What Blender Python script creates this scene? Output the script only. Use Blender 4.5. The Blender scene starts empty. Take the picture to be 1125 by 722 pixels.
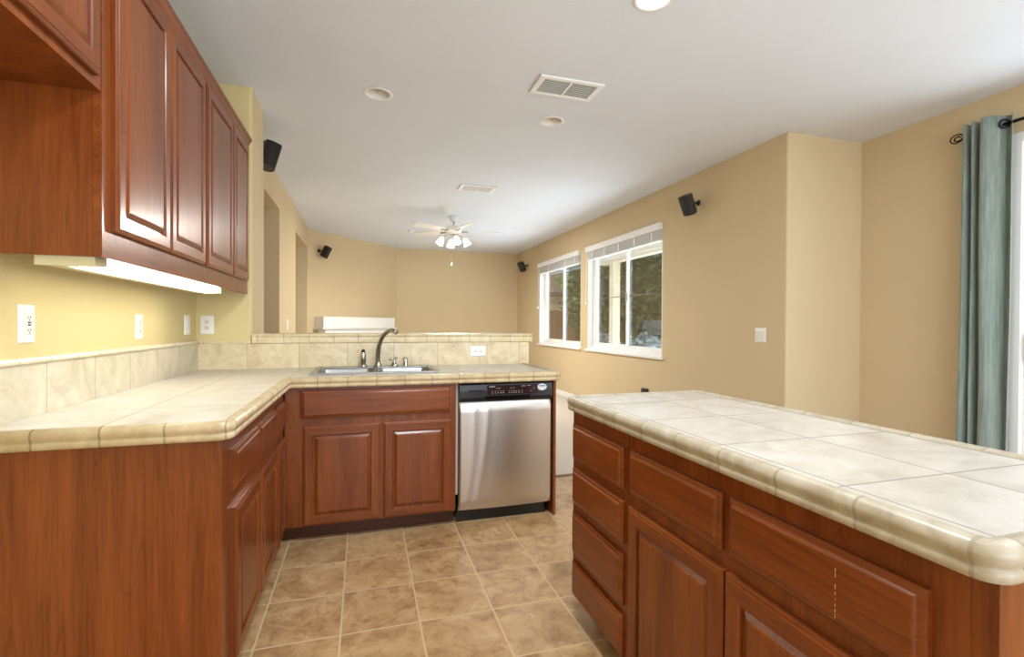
import bpy, bmesh, math, random
from mathutils import Vector, Matrix

random.seed(7)
S = bpy.context.scene
COL = S.collection
R = math.radians
PI = math.pi

# ---------------------------------------------------------------- camera
cam_d = bpy.data.cameras.new('camera')
cam = bpy.data.objects.new('camera', cam_d)
COL.objects.link(cam)
cam_d.sensor_fit = 'HORIZONTAL'
cam_d.sensor_width = 36.0
cam_d.lens = 536.54 / 1125 * 36.0
cam_d.clip_start = 0.02
_r = Vector((0.956683640860182, -0.2910889138402209, 0.004863697135575294))
_d = Vector((0.002256616533204392, -0.009291342122606377, -0.9999542882769105))
_f = Vector((0.2911207979384644, 0.9566508847018754, -0.00823199895472829))
cm = Matrix((( _r.x, -_d.x, -_f.x, 0), (_r.y, -_d.y, -_f.y, 0), (_r.z, -_d.z, -_f.z, 1.2), (0, 0, 0, 1)))
cam.matrix_world = cm
S.camera = cam

# ---------------------------------------------------------------- view, world, sun, large lights
S.view_settings.view_transform = 'Standard'
S.view_settings.look = 'None'
S.view_settings.gamma = 1.0
S.view_settings.use_curve_mapping = False
S.view_settings.exposure = 0.5

W = bpy.data.worlds.new('sky')
S.world = W
W.use_nodes = True
bg = W.node_tree.nodes['Background']
bg.inputs['Color'].default_value = (0.86, 0.93, 1.0, 1)
bg.inputs['Strength'].default_value = 1.6

def lamp(kind, name, loc, energy, color=(1, 1, 1), size=None, size_y=None, rot=(0, 0, 0), **kw):
    l = bpy.data.lights.new(name, kind)
    l.energy = energy
    l.color = color
    if kind == 'AREA':
        l.shape = 'RECTANGLE'
        l.size = size
        l.size_y = size_y or size
    elif size is not None:
        l.shadow_soft_size = size
    for k, v in kw.items():
        setattr(l, k, v)
    o = bpy.data.objects.new(name, l)
    o.location = loc
    o.rotation_euler = rot
    COL.objects.link(o)
    return o

sun = lamp('SUN', 'sun', (0, 0, 20), 2.5, (1.0, 0.95, 0.86), rot=(R(20), R(-38), 0))
sun.data.angle = R(1.0)
# kitchen ceiling fixture just above the frame, then an added fill over the nook
COOL = (0.82, 0.91, 1.0)
lamp('AREA', 'kitchen_ceiling_light', (0.45, 1.15, 2.72), 36, COOL, 0.5, 0.5)
lamp('AREA', 'nook_fill_light', (2.6, 0.2, 2.70), 20, COOL, 1.4, 1.4)
# added fill lights: one behind the camera, two facing up outside below the windows
lamp('AREA', 'back_fill_light', (1.5, -2.75, 1.35), 85, COOL, 4.2, 2.1, rot=(R(122), 0, 0))
lamp('AREA', 'patio_fill_living', (5.2, 6.8, -0.05), 620, COOL, 3.4, 6.5, rot=(R(180), 0, 0))
lamp('AREA', 'patio_fill_nook', (5.6, 1.0, -0.05), 190, COOL, 2.4, 3.0, rot=(R(180), 0, 0))

# ---------------------------------------------------------------- materials
def srgb(r, g, b):
    def c(v):
        v /= 255.0
        return v / 12.92 if v <= 0.04045 else ((v + 0.055) / 1.055) ** 2.4
    return (c(r), c(g), c(b), 1.0)

class NT:
    def __init__(s, name):
        s.m = bpy.data.materials.new(name)
        s.m.use_nodes = True
        s.t = s.m.node_tree
        s.b = s.t.nodes['Principled BSDF']
    def n(s, typ, **kw):
        o = s.t.nodes.new(typ)
        for k, v in kw.items():
            setattr(o, k, v)
        return o
    def l(s, a, b):
        s.t.links.new(a, b)
    def math(s, op, a, b=None, c=None):
        o = s.n('ShaderNodeMath', operation=op)
        for i, v in enumerate((a, b, c)):
            if v is None: continue
            if isinstance(v, (int, float)): o.inputs[i].default_value = v
            else: s.l(v, o.inputs[i])
        return o.outputs[0]
    def mix(s, f, a, b, mode='MIX'):
        o = s.n('ShaderNodeMix', data_type='RGBA', blend_type=mode)
        for sock, v in ((o.inputs[0], f), (o.inputs[6], a), (o.inputs[7], b)):
            if isinstance(v, (int, float)): sock.default_value = v
            elif isinstance(v, tuple): sock.default_value = v
            else: s.l(v, sock)
        return o.outputs[2]
    def pos(s):
        return s.n('ShaderNodeNewGeometry').outputs['Position']
    def mapped(s, scale, loc=(0, 0, 0)):
        m = s.n('ShaderNodeMapping')
        m.inputs['Scale'].default_value = scale
        m.inputs['Location'].default_value = loc
        s.l(s.pos(), m.inputs['Vector'])
        return m.outputs[0]
    def noise(s, vec, scale, detail=4, rough=0.55, dist=0.0):
        o = s.n('ShaderNodeTexNoise')
        o.inputs['Scale'].default_value = scale
        o.inputs['Detail'].default_value = detail
        o.inputs['Roughness'].default_value = rough
        o.inputs['Distortion'].default_value = dist
        s.l(vec, o.inputs['Vector'])
        return o.outputs['Fac']
    def ramp(s, f, stops):
        o = s.n('ShaderNodeValToRGB')
        e = o.color_ramp.elements
        while len(e) < len(stops): e.new(0.5)
        for i, (p, c) in enumerate(stops):
            e[i].position = p
            e[i].color = c
        s.l(f, o.inputs[0])
        return o.outputs[0]
    def bump(s, h, strength, dist=0.01):
        o = s.n('ShaderNodeBump')
        o.inputs['Strength'].default_value = strength
        o.inputs['Distance'].default_value = dist
        s.l(h, o.inputs['Height'])
        s.l(o.outputs[0], s.b.inputs['Normal'])
    def set(s, **kw):
        names = dict(color='Base Color', rough='Roughness', metal='Metallic', spec='Specular IOR Level', coat='Coat Weight', coatr='Coat Roughness', trans='Transmission Weight', ior='IOR', aniso='Anisotropic', sheen='Sheen Weight', alpha='Alpha')
        for k, v in kw.items():
            sock = s.b.inputs[names[k]]
            if isinstance(v, (int, float, tuple)): sock.default_value = v
            else: s.l(v, sock)
        return s

def plain(name, color, rough=0.5, metal=0.0, **kw):
    return NT(name).set(color=color, rough=rough, metal=metal, **kw).m

def paint(name, color, bump=0.25, rough=0.75):
    t = NT(name)
    n = t.noise(t.pos(), 2.0, 3)
    c2 = tuple(v * 0.94 for v in color[:3]) + (1,)
    t.set(color=t.mix(n, color, c2), rough=rough, spec=0.25)
    t.bump(t.noise(t.pos(), 95.0, 3, 0.6), bump, 0.004)
    return t.m

def wood(name, axis, dark=1.0, rough=0.3):
    t = NT(name)
    sc = [16.0, 16.0, 16.0]
    sc[axis] = 1.3
    sc2 = [130.0, 130.0, 130.0]
    sc2[axis] = 5.0
    v = t.mapped(tuple(sc))
    big = t.noise(v, 0.55, 4, 0.55, 1.1)
    fine = t.noise(t.mapped(tuple(sc2)), 1.0, 2, 0.6)
    sc3 = [9.0, 9.0, 9.0]
    sc3[axis] = 0.55
    wv = t.n('ShaderNodeTexNoise')
    wv.inputs['Scale'].default_value = 1.0
    wv.inputs['Detail'].default_value = 1.0
    wv.inputs['Distortion'].default_value = 0.8
    t.l(t.mapped(tuple(sc3)), wv.inputs['Vector'])
    rings = t.math('FRACT', t.math('MULTIPLY', wv.outputs['Fac'], 9.0))
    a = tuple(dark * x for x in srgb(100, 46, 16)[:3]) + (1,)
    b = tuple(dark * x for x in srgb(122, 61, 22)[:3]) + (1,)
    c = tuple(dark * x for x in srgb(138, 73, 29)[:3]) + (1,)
    base = t.ramp(big, [(0.28, a), (0.5, b), (0.75, c)])
    ln = t.ramp(rings, [(0.0, (0.70, 0.66, 0.62, 1)), (0.10, (1, 1, 1, 1)), (1.0, (0.95, 0.94, 0.93, 1))])
    base = t.mix(0.75, base, ln, 'MULTIPLY')
    fl = t.ramp(fine, [(0.32, (0.74, 0.70, 0.66, 1)), (0.58, (1.03, 1.03, 1.02, 1))])
    t.set(color=t.mix(0.8, base, fl, 'MULTIPLY'), rough=rough, spec=0.3, coat=0.22, coatr=0.16)
    t.bump(fine, 0.04, 0.002)
    return t.m

def tiles(name, axes, grout_w, cols, grout, rough=0.35, vein=1.0, scale=5.0, var=0.12, bump=0.35, spec=0.4):
    """axes: list of (axis index, offset, spacing); stone tile with joints on those axes"""
    t = NT(name)
    sep = t.n('ShaderNodeSeparateXYZ')
    t.l(t.pos(), sep.inputs[0])
    g = None
    comb = t.n('ShaderNodeCombineXYZ')
    for k, (ax, off, sp) in enumerate(axes):
        q = t.math('DIVIDE', t.math('SUBTRACT', sep.outputs[ax], off), sp)
        t.l(t.math('FLOOR', q), comb.inputs[k])
        fr = t.math('FRACT', q)
        dd = t.math('MINIMUM', fr, t.math('SUBTRACT', 1.0, fr))
        mask = t.math('LESS_THAN', dd, grout_w / sp / 2)
        g = mask if g is None else t.math('MAXIMUM', g, mask)
    wn = t.n('ShaderNodeTexWhiteNoise', noise_dimensions='3D')
    t.l(comb.outputs[0], wn.inputs['Vector'])
    vadd = t.n('ShaderNodeVectorMath', operation='MULTIPLY_ADD')
    t.l(wn.outputs['Color'], vadd.inputs[0])
    vadd.inputs[1].default_value = (9, 9, 9)
    t.l(t.pos(), vadd.inputs[2])
    n1 = t.noise(vadd.outputs[0], scale, 6, 0.62, 1.2)
    n2 = t.noise(vadd.outputs[0], scale * 3.1, 5, 0.7, 0.6)
    base = t.ramp(n1, [(0.30, cols[0]), (0.50, cols[1]), (0.70, cols[2])])
    vf = t.ramp(n2, [(0.33, (1 - 0.16 * vein, 1 - 0.19 * vein, 1 - 0.24 * vein, 1)), (0.52, (1, 1, 1, 1))])
    base = t.mix(1.0, base, vf, 'MULTIPLY')
    v = t.math('ADD', 1.0 - var / 2, t.math('MULTIPLY', wn.outputs['Value'], var))
    vc = t.n('ShaderNodeCombineXYZ')
    for i in range(3): t.l(v, vc.inputs[i])
    base = t.mix(1.0, base, vc.outputs[0], 'MULTIPLY')
    t.set(color=t.mix(g, base, grout), rough=t.math('ADD', rough, t.math('MULTIPLY', g, 0.35)), spec=spec)
    h = t.math('SUBTRACT', t.math('MULTIPLY', n2, 0.15), g)
    t.bump(h, bump, 0.002)
    return t.m

WV, WX, WY = wood('cherry_upright', 2), wood('cherry_across', 0), wood('cherry_along', 1)
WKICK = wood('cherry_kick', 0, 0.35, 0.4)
WIN = plain('cabinet_underside', srgb(96, 42, 20), 0.5)
TAN = paint('tan_wall_paint', srgb(213, 193, 156))
YEL = paint('yellow_wall_paint', srgb(220, 203, 150), 0.5)
CEIL = paint('white_ceiling_paint', srgb(226, 231, 240), 0.3, 0.9)
WHITE = plain('white_trim_paint', srgb(240, 240, 238), 0.4)
PLAST = plain('white_plastic', srgb(243, 242, 236), 0.35)
SLOT = plain('dark_slot', srgb(60, 55, 50), 0.6)
GREYV = plain('vent_interior_grey', srgb(112, 114, 112), 0.7)
BLACK = plain('black_plastic', srgb(26, 25, 26), 0.32)
BLACKM = plain('black_matte', srgb(34, 33, 34), 0.6)
CHROME = plain('brushed_nickel', srgb(178, 172, 162), 0.22, 1.0)
STEEL_S = plain('sink_steel', srgb(164, 163, 160), 0.33, 1.0)
IRON = plain('black_iron', srgb(32, 29, 30), 0.45, 0.6)
FT = tiles('floor_tile', [(0, 0.221, 0.303), (1, 1.980, 0.308)], 0.0075,
           [srgb(150, 113, 75), srgb(180, 144, 101), srgb(197, 164, 122)], srgb(200, 171, 131), 0.32, 1.7, 5.2, 0.12, 0.3)
CT_COLS = [srgb(186, 177, 160), srgb(200, 193, 179), srgb(208, 203, 191)]
GROUT = srgb(172, 160, 140)
CT_L = tiles('counter_tile', [(0, -0.725, 0.33), (1, 2.0, 0.33)], 0.004, CT_COLS, GROUT, 0.3, 0.5, 4.0, 0.05)
CT_I = tiles('island_tile', [(0, 1.142, 0.277), (1, 1.345, 0.3265)], 0.0045, [srgb(170, 160, 147), srgb(187, 179, 168), srgb(198, 191, 182)], srgb(140, 131, 118), 0.28, 0.9, 4.0, 0.05)
TR_COLS = [srgb(154, 140, 117), srgb(173, 161, 140), srgb(187, 177, 159)]
TL_COLS = [srgb(172, 148, 110), srgb(192, 170, 133), srgb(205, 187, 152)]
TRX = tiles('edge_tile_across', [(0, 0.073, 0.155)], 0.005, TL_COLS, srgb(146, 130, 104), 0.3, 0.7, 9.0, 0.08)
TRY = tiles('edge_tile_along', [(1, 1.67, 0.155)], 0.005, TL_COLS, srgb(146, 130, 104), 0.3, 0.7, 9.0, 0.08)
TRE = tiles('island_edge_tile_across', [(0, 0.8585, 0.167)], 0.006, TR_COLS, srgb(150, 138, 116), 0.3, 0.7, 9.0, 0.08)
TRI = tiles('island_edge_tile_along', [(1, 0.4585, 0.167)], 0.006, TR_COLS, srgb(150, 138, 116), 0.3, 0.7, 9.0, 0.08)
SPX = tiles('splash_tile_across', [(0, 0.207, 0.31)], 0.004, [srgb(198, 178, 138), srgb(218, 202, 166), srgb(228, 214, 182)], GROUT, 0.3, 0.8, 6.0, 0.06)
SPY = tiles('splash_tile_along', [(1, 2.0, 0.305)], 0.004, [srgb(190, 178, 152), srgb(207, 197, 172), srgb(218, 209, 188)], GROUT, 0.3, 0.6, 6.0, 0.06)
LDX = tiles('ledge_tile_across', [(0, 0.28, 0.157)], 0.0045, [srgb(204, 184, 142), srgb(220, 204, 166), srgb(230, 216, 184)], GROUT, 0.3, 0.6, 9.0, 0.06)

def carpet_mat():
    t = NT('carpet')
    n = t.noise(t.pos(), 220, 3, 0.7)
    t.set(color=t.ramp(n, [(0.3, srgb(188, 176, 160)), (0.7, srgb(214, 204, 190))]), rough=0.95, spec=0.1)
    t.bump(n, 0.6, 0.006)
    return t.m
CARPET = carpet_mat()

def steel_door_mat():
    t = NT('brushed_stainless')
    n = t.noise(t.mapped((1.0, 1.0, 700.0)), 1.0, 2, 0.6)
    t.set(color=t.mix(n, srgb(196, 191, 187), srgb(212, 208, 204)), metal=1.0, aniso=0.5, rough=t.math('ADD', 0.30, t.math('MULTIPLY', n, 0.06)))
    return t.m
STEEL = steel_door_mat()

def emit(name, color, strength, base=(0.9, 0.9, 0.88, 1)):
    t = NT(name)
    t.set(color=base, rough=0.4)
    t.b.inputs['Emission Color'].default_value = color
    t.b.inputs['Emission Strength'].default_value = strength
    return t.m

def glass_mat():
    t = NT('window_glass')
    out = [x for x in t.t.nodes if x.type == 'OUTPUT_MATERIAL'][0]
    tr = t.n('ShaderNodeBsdfTransparent')
    tr.inputs[0].default_value = (0.93, 0.95, 0.95, 1)
    gl = t.n('ShaderNodeBsdfGlossy')
    gl.inputs['Roughness'].default_value = 0.02
    fr = t.n('ShaderNodeFresnel')
    fr.inputs[0].default_value = 1.45
    mx = t.n('ShaderNodeMixShader')
    t.l(t.math('MINIMUM', fr.outputs[0], 0.35), mx.inputs[0])
    t.l(tr.outputs[0], mx.inputs[1])
    t.l(gl.outputs[0], mx.inputs[2])
    t.l(mx.outputs[0], out.inputs[0])
    return t.m
GLASS = glass_mat()

def fabric_mat():
    t = NT('sage_curtain_fabric')
    n = t.noise(t.mapped((60, 60, 4)), 1.0, 4, 0.6)
    n2 = t.noise(t.mapped((500, 500, 500)), 1.0, 2, 0.6)
    c = t.ramp(n, [(0.3, srgb(112, 127, 118)), (0.7, srgb(148, 161, 153))])
    c = t.mix(0.3, c, t.ramp(n2, [(0.3, (0.7, 0.7, 0.7, 1)), (0.7, (1, 1, 1, 1))]), 'MULTIPLY')
    t.set(color=c, rough=0.55, spec=0.35, sheen=0.3)
    t.bump(n2, 0.15, 0.002)
    return t.m
FABRIC = fabric_mat()

def leaf_mat(name, a, b):
    t = NT(name)
    n = t.noise(t.pos(), 3.0, 3, 0.7)
    t.set(color=t.ramp(n, [(0.3, a), (0.7, b)]), rough=0.6, spec=0.3)
    return t.m
LEAF_D = leaf_mat('dark_leaves', srgb(30, 46, 24), srgb(66, 84, 40))
LEAF_L = leaf_mat('bright_leaves', srgb(74, 104, 44), srgb(132, 150, 78))
LEAF_HAZE = leaf_mat('haze_blue_leaves', srgb(96, 112, 116), srgb(140, 154, 160))  # blue-grey leaf colour imitates the haze in the window glass
BARK = plain('bark', srgb(72, 56, 42), 0.9)
def fence_mat():
    t = NT('fence_boards')
    sep = t.n('ShaderNodeSeparateXYZ'); t.l(t.pos(), sep.inputs[0])
    s_ = t.math('ADD', sep.outputs[0], sep.outputs[1])
    q = t.math('FRACT', t.math('DIVIDE', s_, 0.15))
    n = t.noise(t.mapped((12, 12, 0.8)), 1.0, 3)
    c = t.ramp(n, [(0.3, srgb(96, 62, 42)), (0.7, srgb(140, 96, 66))])
    t.set(color=t.mix(t.math('LESS_THAN', q, 0.08), c, srgb(52, 34, 24)), rough=0.85)
    return t.m
FENCE = fence_mat()
STUCCO = paint('stucco', srgb(206, 186, 152), 0.6)
ROOFT = plain('brown_roof_shingle', srgb(84, 66, 56), 0.9)
CONC = paint('patio_concrete', srgb(170, 164, 154), 0.3, 0.9)
LATT = plain('patio_cover_white', srgb(186, 174, 152), 0.6)

# ---------------------------------------------------------------- mesh helpers
class MB:
    """collects geometry in world coordinates; build() links ONE mesh object"""
    def __init__(s):
        s.v, s.f, s.mi, s.mats, s.sm = [], [], [], [], []
        s.cur = 0
    def mat(s, m):
        if m not in s.mats: s.mats.append(m)
        s.cur = s.mats.index(m)
        return s
    def face(s, idx, smooth=False):
        s.f.append(tuple(idx)); s.mi.append(s.cur); s.sm.append(smooth)
    def add(s, pts):
        i = len(s.v)
        s.v.extend([tuple(p) for p in pts])
        return i
    def box(s, x0, x1, y0, y1, z0, z1):
        if x0 > x1: x0, x1 = x1, x0
        if y0 > y1: y0, y1 = y1, y0
        if z0 > z1: z0, z1 = z1, z0
        i = s.add([(x0,y0,z0),(x1,y0,z0),(x1,y1,z0),(x0,y1,z0),(x0,y0,z1),(x1,y0,z1),(x1,y1,z1),(x0,y1,z1)])
        for q in ((0,3,2,1),(4,5,6,7),(0,1,5,4),(1,2,6,5),(2,3,7,6),(3,0,4,7)):
            s.face([i+k for k in q])
        return s
    def obox(s, c, ax, ay, az, hx, hy, hz):
        c, ax, ay, az = Vector(c), Vector(ax), Vector(ay), Vector(az)
        P = []
        for dz in (-1, 1):
            for dx, dy in ((-1,-1),(1,-1),(1,1),(-1,1)):
                P.append(c + ax*hx*dx + ay*hy*dy + az*hz*dz)
        i = s.add(P)
        for q in ((0,3,2,1),(4,5,6,7),(0,1,5,4),(1,2,6,5),(2,3,7,6),(3,0,4,7)):
            s.face([i+k for k in q])
        return s
    def rings(s, rings, cap0=True, cap1=True, smooth=False, closed=True):
        n = len(rings[0])
        ids = [s.add(r) for r in rings]
        for a, b in zip(ids, ids[1:]):
            for k in range(n if closed else n-1):
                k2 = (k+1) % n
                s.face([a+k, a+k2, b+k2, b+k], smooth)
        if cap0: s.face([ids[0]+k for k in range(n)][::-1])
        if cap1: s.face([ids[-1]+k for k in range(n)])
        return s
    def lathe(s, c, prof, n=24, axis=(0,0,1), smooth=True, cap0=True, cap1=True):
        c = Vector(c); az = Vector(axis).normalized()
        ax = az.orthogonal().normalized(); ay = az.cross(ax)
        rs = []
        for r, h in prof:
            r = max(r, 1e-5)
            rs.append([c + az*h + (ax*math.cos(2*PI*k/n) + ay*math.sin(2*PI*k/n))*r for k in range(n)])
        return s.rings(rs, cap0, cap1, smooth)
    def tube(s, pts, rad, n=10, caps=True):
        pts = [Vector(p) for p in pts]
        if not isinstance(rad, (list, tuple)): rad = [rad]*len(pts)
        rs = []; ref = None
        for i, p in enumerate(pts):
            t = (pts[min(i+1, len(pts)-1)] - pts[max(i-1, 0)]).normalized()
            if ref is None: ref = t.orthogonal().normalized()
            ref = (ref - t*ref.dot(t)).normalized()
            b = t.cross(ref)
            rs.append([p + (ref*math.cos(2*PI*k/n) + b*math.sin(2*PI*k/n))*rad[i] for k in range(n)])
        return s.rings(rs, caps, caps, True)
    def panel(s, o, U, V, N, w, h, prof, m_main=None, m_rail=None, rail_to=None):
        """concentric rectangle rings; prof = [(inset, height)]; rails (top/bottom of frame) take m_rail up to ring index rail_to"""
        o, U, V, N = Vector(o), Vector(U), Vector(V), Vector(N)
        ids = []
        for ins, ht in prof:
            ids.append(s.add([o+U*ins+V*ins+N*ht, o+U*(w-ins)+V*ins+N*ht, o+U*(w-ins)+V*(h-ins)+N*ht, o+U*ins+V*(h-ins)+N*ht]))
        flip = U.cross(V).dot(N) < 0
        for r, (a, b) in enumerate(zip(ids, ids[1:])):
            for k in range(4):
                k2 = (k+1) % 4
                if m_main:
                    s.mat(m_rail if (rail_to and r < rail_to and k in (0, 2)) else m_main)
                q = [a+k, a+k2, b+k2, b+k]
                s.face(q[::-1] if flip else q)
        if m_main: s.mat(m_main)
        q = [ids[-1]+k for k in range(4)]
        s.face(q[::-1] if flip else q)
        q = [ids[0]+k for k in range(4)]
        s.face(q if flip else q[::-1])
        return s
    def build(s, name, m=None, parent=None, base=None, bevel=None, bsel=None, fix=True):
        if m is not None and not s.mats: s.mats = [m]
        me = bpy.data.meshes.new(name)
        org = Vector(base) if base is not None else (Vector(parent['_o']) if parent is not None else None)
        if org is None:
            xs = [p[0] for p in s.v]; ys = [p[1] for p in s.v]; zs = [p[2] for p in s.v]
            org = Vector(((min(xs)+max(xs))/2, (min(ys)+max(ys))/2, min(zs)))
        me.from_pydata([Vector(p)-org for p in s.v], [], s.f)
        for mm in s.mats: me.materials.append(mm)
        for p, k, sm in zip(me.polygons, s.mi, s.sm):
            p.material_index = k; p.use_smooth = sm
        bm = bmesh.new(); bm.from_mesh(me)
        bmesh.ops.remove_doubles(bm, verts=bm.verts, dist=1e-5)
        if fix: bmesh.ops.recalc_face_normals(bm, faces=bm.faces)
        if bevel:
            es = [e for e in bm.edges if (bsel is None and len(e.link_faces) == 2 and e.calc_face_angle(0) > 0.5) or (bsel and bsel([v.co+org for v in e.verts]))]
            bmesh.ops.bevel(bm, geom=es, offset=bevel, segments=3 if bsel is None else 6, affect='EDGES', profile=0.5)
        bm.to_mesh(me); bm.free()
        o = bpy.data.objects.new(name, me)
        COL.objects.link(o)
        if parent is not None:
            o.parent = parent
            if base is not None: o.location = Vector(base) - Vector(parent['_o'])
            o['_o'] = list(org)
        else:
            o.location = org
            o['_o'] = list(org)
        return o

def tag(o, label, cat, group=None):
    o['label'] = label; o['category'] = cat
    if group: o['group'] = group
    return o

def thing(name, label, cat, loc, group=None):
    o = bpy.data.objects.new(name, None)
    o.empty_display_size = 0.1
    o.location = loc
    o['_o'] = list(loc)
    COL.objects.link(o)
    return tag(o, label, cat, group)

def struct(o):
    o['kind'] = 'structure'
    return o

def struct_empty(name, loc):
    o = bpy.data.objects.new(name, None)
    o.location = loc; o['_o'] = list(loc)
    COL.objects.link(o)
    return struct(o)

def bx(*a): return MB().box(*a)

def holed(axis, c0, c1, u0, u1, v0, v1, holes):
    """slab with rectangular holes. axis 0: x=c0..c1, u=y, v=z; axis 2: z=c0..c1, u=x, v=y"""
    us = sorted(set([u0, u1] + [h[0] for h in holes] + [h[1] for h in holes]))
    vs = sorted(set([v0, v1] + [h[2] for h in holes] + [h[3] for h in holes]))
    mb = MB()
    def P(c, u, v): return (c, u, v) if axis == 0 else ((u, c, v) if axis == 1 else (u, v, c))
    def solid(i, j):
        if i < 0 or j < 0 or i >= len(us)-1 or j >= len(vs)-1: return False
        uc, vc = (us[i]+us[i+1])/2, (vs[j]+vs[j+1])/2
        return not any(h[0] < uc < h[1] and h[2] < vc < h[3] for h in holes)
    for i in range(len(us)-1):
        for j in range(len(vs)-1):
            if not solid(i, j): continue
            a, b, c, d = us[i], us[i+1], vs[j], vs[j+1]
            for cc in (c0, c1):
                k = mb.add([P(cc,a,c),P(cc,b,c),P(cc,b,d),P(cc,a,d)]); mb.face([k,k+1,k+2,k+3])
            for di, dj, q in ((-1,0,((a,c),(a,d))),(1,0,((b,c),(b,d))),(0,-1,((a,c),(b,c))),(0,1,((a,d),(b,d)))):
                if not solid(i+di, j+dj):
                    (p, q2) = q
                    k = mb.add([P(c0,*p),P(c0,*q2),P(c1,*q2),P(c1,*p)]); mb.face([k,k+1,k+2,k+3])
    return mb

CH = 2.74          # ceiling height
XL, XR, XS = -1.02, 3.22, 4.0
YB = 3.56          # kitchen side of the half wall
YF = 10.2

# ---------------------------------------------------------------- room shell
struct(bx(-2.5, 4.2, -2.8, 3.58, -0.12, 0.0).mat(FT).build('floor', FT))
struct(bx(-2.5, 4.2, 3.58, 10.5, -0.12, 0.0).build('floor_living', CARPET))
cans = [(0.092, 3.40), (1.357, 3.46), (1.305, 2.02)]
cl = holed(2, CH, CH+0.14, -2.5, 4.2, -2.8, 10.5, [(x-.12, x+.12, y-.12, y+.12) for x, y in cans])
for x, y in cans:
    nn_ = 32; sq = []; ci = []
    for k in range(nn_):
        a = 2*PI*k/nn_ + PI/4; c_, s_ = math.cos(a), math.sin(a); m_ = max(abs(c_), abs(s_))
        sq.append((x+.12*c_/m_, y+.12*s_/m_, CH)); ci.append((x+.078*c_, y+.078*s_, CH))
    ia, ib = cl.add(sq), cl.add(ci)
    for k in range(nn_):
        k2 = (k+1) % nn_
        cl.face([ia+k, ia+k2, ib+k2, ib+k])
struct(cl.build('ceiling', CEIL))
struct(bx(-1.2, XL, -2.8, YB+.4, 0, CH).build('wall_left_kitchen', YEL))
stub_sel = lambda vs: all(abs(v.x+0.70) < 1e-3 for v in vs) and abs(vs[0].z-vs[1].z) > 1
st = MB(); st.mat(YEL).box(XL, -0.70, YB, YB+.40, 0, CH)
st.mat(TAN); st.mi[3] = st.mats.index(TAN); st.mi[4] = st.mats.index(TAN)
struct(st.build('wall_corner', None, bevel=0.02, bsel=stub_sel))
struct(holed(0, -1.2, -0.86, YB+.40, 8.555, 0, CH, [(4.87, 5.72, 0, 2.42), (7.02, 8.40, 0, 2.42)]).build('wall_left_living', TAN))
struct(bx(-2.5, -2.4, YB+.4, 10.5, 0, CH).build('wall_hall', TAN))
struct(bx(-2.4, -1.2, YB+.3, YB+.4, 0, CH).build('wall_hall_near', TAN))
struct(bx(-2.4, -.9, 10.4, 10.5, 0, CH).build('wall_hall_far', TAN))
# diagonal wall
A, B = Vector((-0.86, 8.55, 0)), Vector((0.65, YF, 0))
U = (B-A).normalized(); N = Vector((U.y, -U.x, 0))     # N faces the room
dm = MB(); dm.obox((A+B)/2 - N*0.06 + Vector((0,0,CH/2)), U, N, (0,0,1), (B-A).length/2, 0.06, CH/2)
struct(dm.build('wall_diagonal', TAN))
struct(bx(0.62, 3.42, YF, YF+.15, 0, CH).build('wall_far', TAN))
W1 = (6.93, 8.80, 0.84, 2.35)
W2 = (4.77, 6.70, 0.84, 2.35)
wr_sel = lambda vs: all(abs(v.x-XR) < 1e-3 and abs(v.y-3.08) < 1e-3 for v in vs)
struct(holed(0, XR, XR+.2, 3.08, YF, 0, CH, [W1, W2]).build('wall_right', TAN, bevel=0.02, bsel=wr_sel))
struct(bx(XR+.2, XS+.2, 3.08, 3.28, 0, CH).build('wall_alcove', TAN))
DR = (0.15, 2.09, 0.0, 2.44)
struct(holed(0, XS, XS+.2, -2.8, 3.08, 0, CH, [DR]).build('wall_right_nook', TAN))
struct(holed(1, -2.9, -2.8, -1.2, 4.2, 0, CH, [(-0.7, 3.7, 0.25, 2.45)]).build('wall_back', TAN))
# half wall that carries the bar ledge
struct(bx(-0.70, 1.215, YB, YB+.16, 0, 1.066).build('wall_half', TAN))
# baseboards
def baseboard(name, x0, x1, y0, y1):
    mb = bx(x0, x1, y0, y1, 0, 0.085)
    return struct(mb.build(name, WHITE, bevel=0.004))
baseboard('baseboard_right', XR-.014, XR, 3.08, YF)
baseboard('baseboard_far', 0.66, XR-.014, YF-.014, YF)
baseboard('baseboard_alcove', XR+.0, XS-.014, 3.066, 3.08)
baseboard('baseboard_nook', XS-.014, XS, 2.10, 3.066)
baseboard('baseboard_half', -0.68, 1.215, YB+.16, YB+.174)
struct(bx(1.23, XR-.014, 3.565, 3.60, 0.0, 0.008).build('trim_1', plain('floor_strip', srgb(120, 96, 70), 0.5), bevel=0.003))

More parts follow.
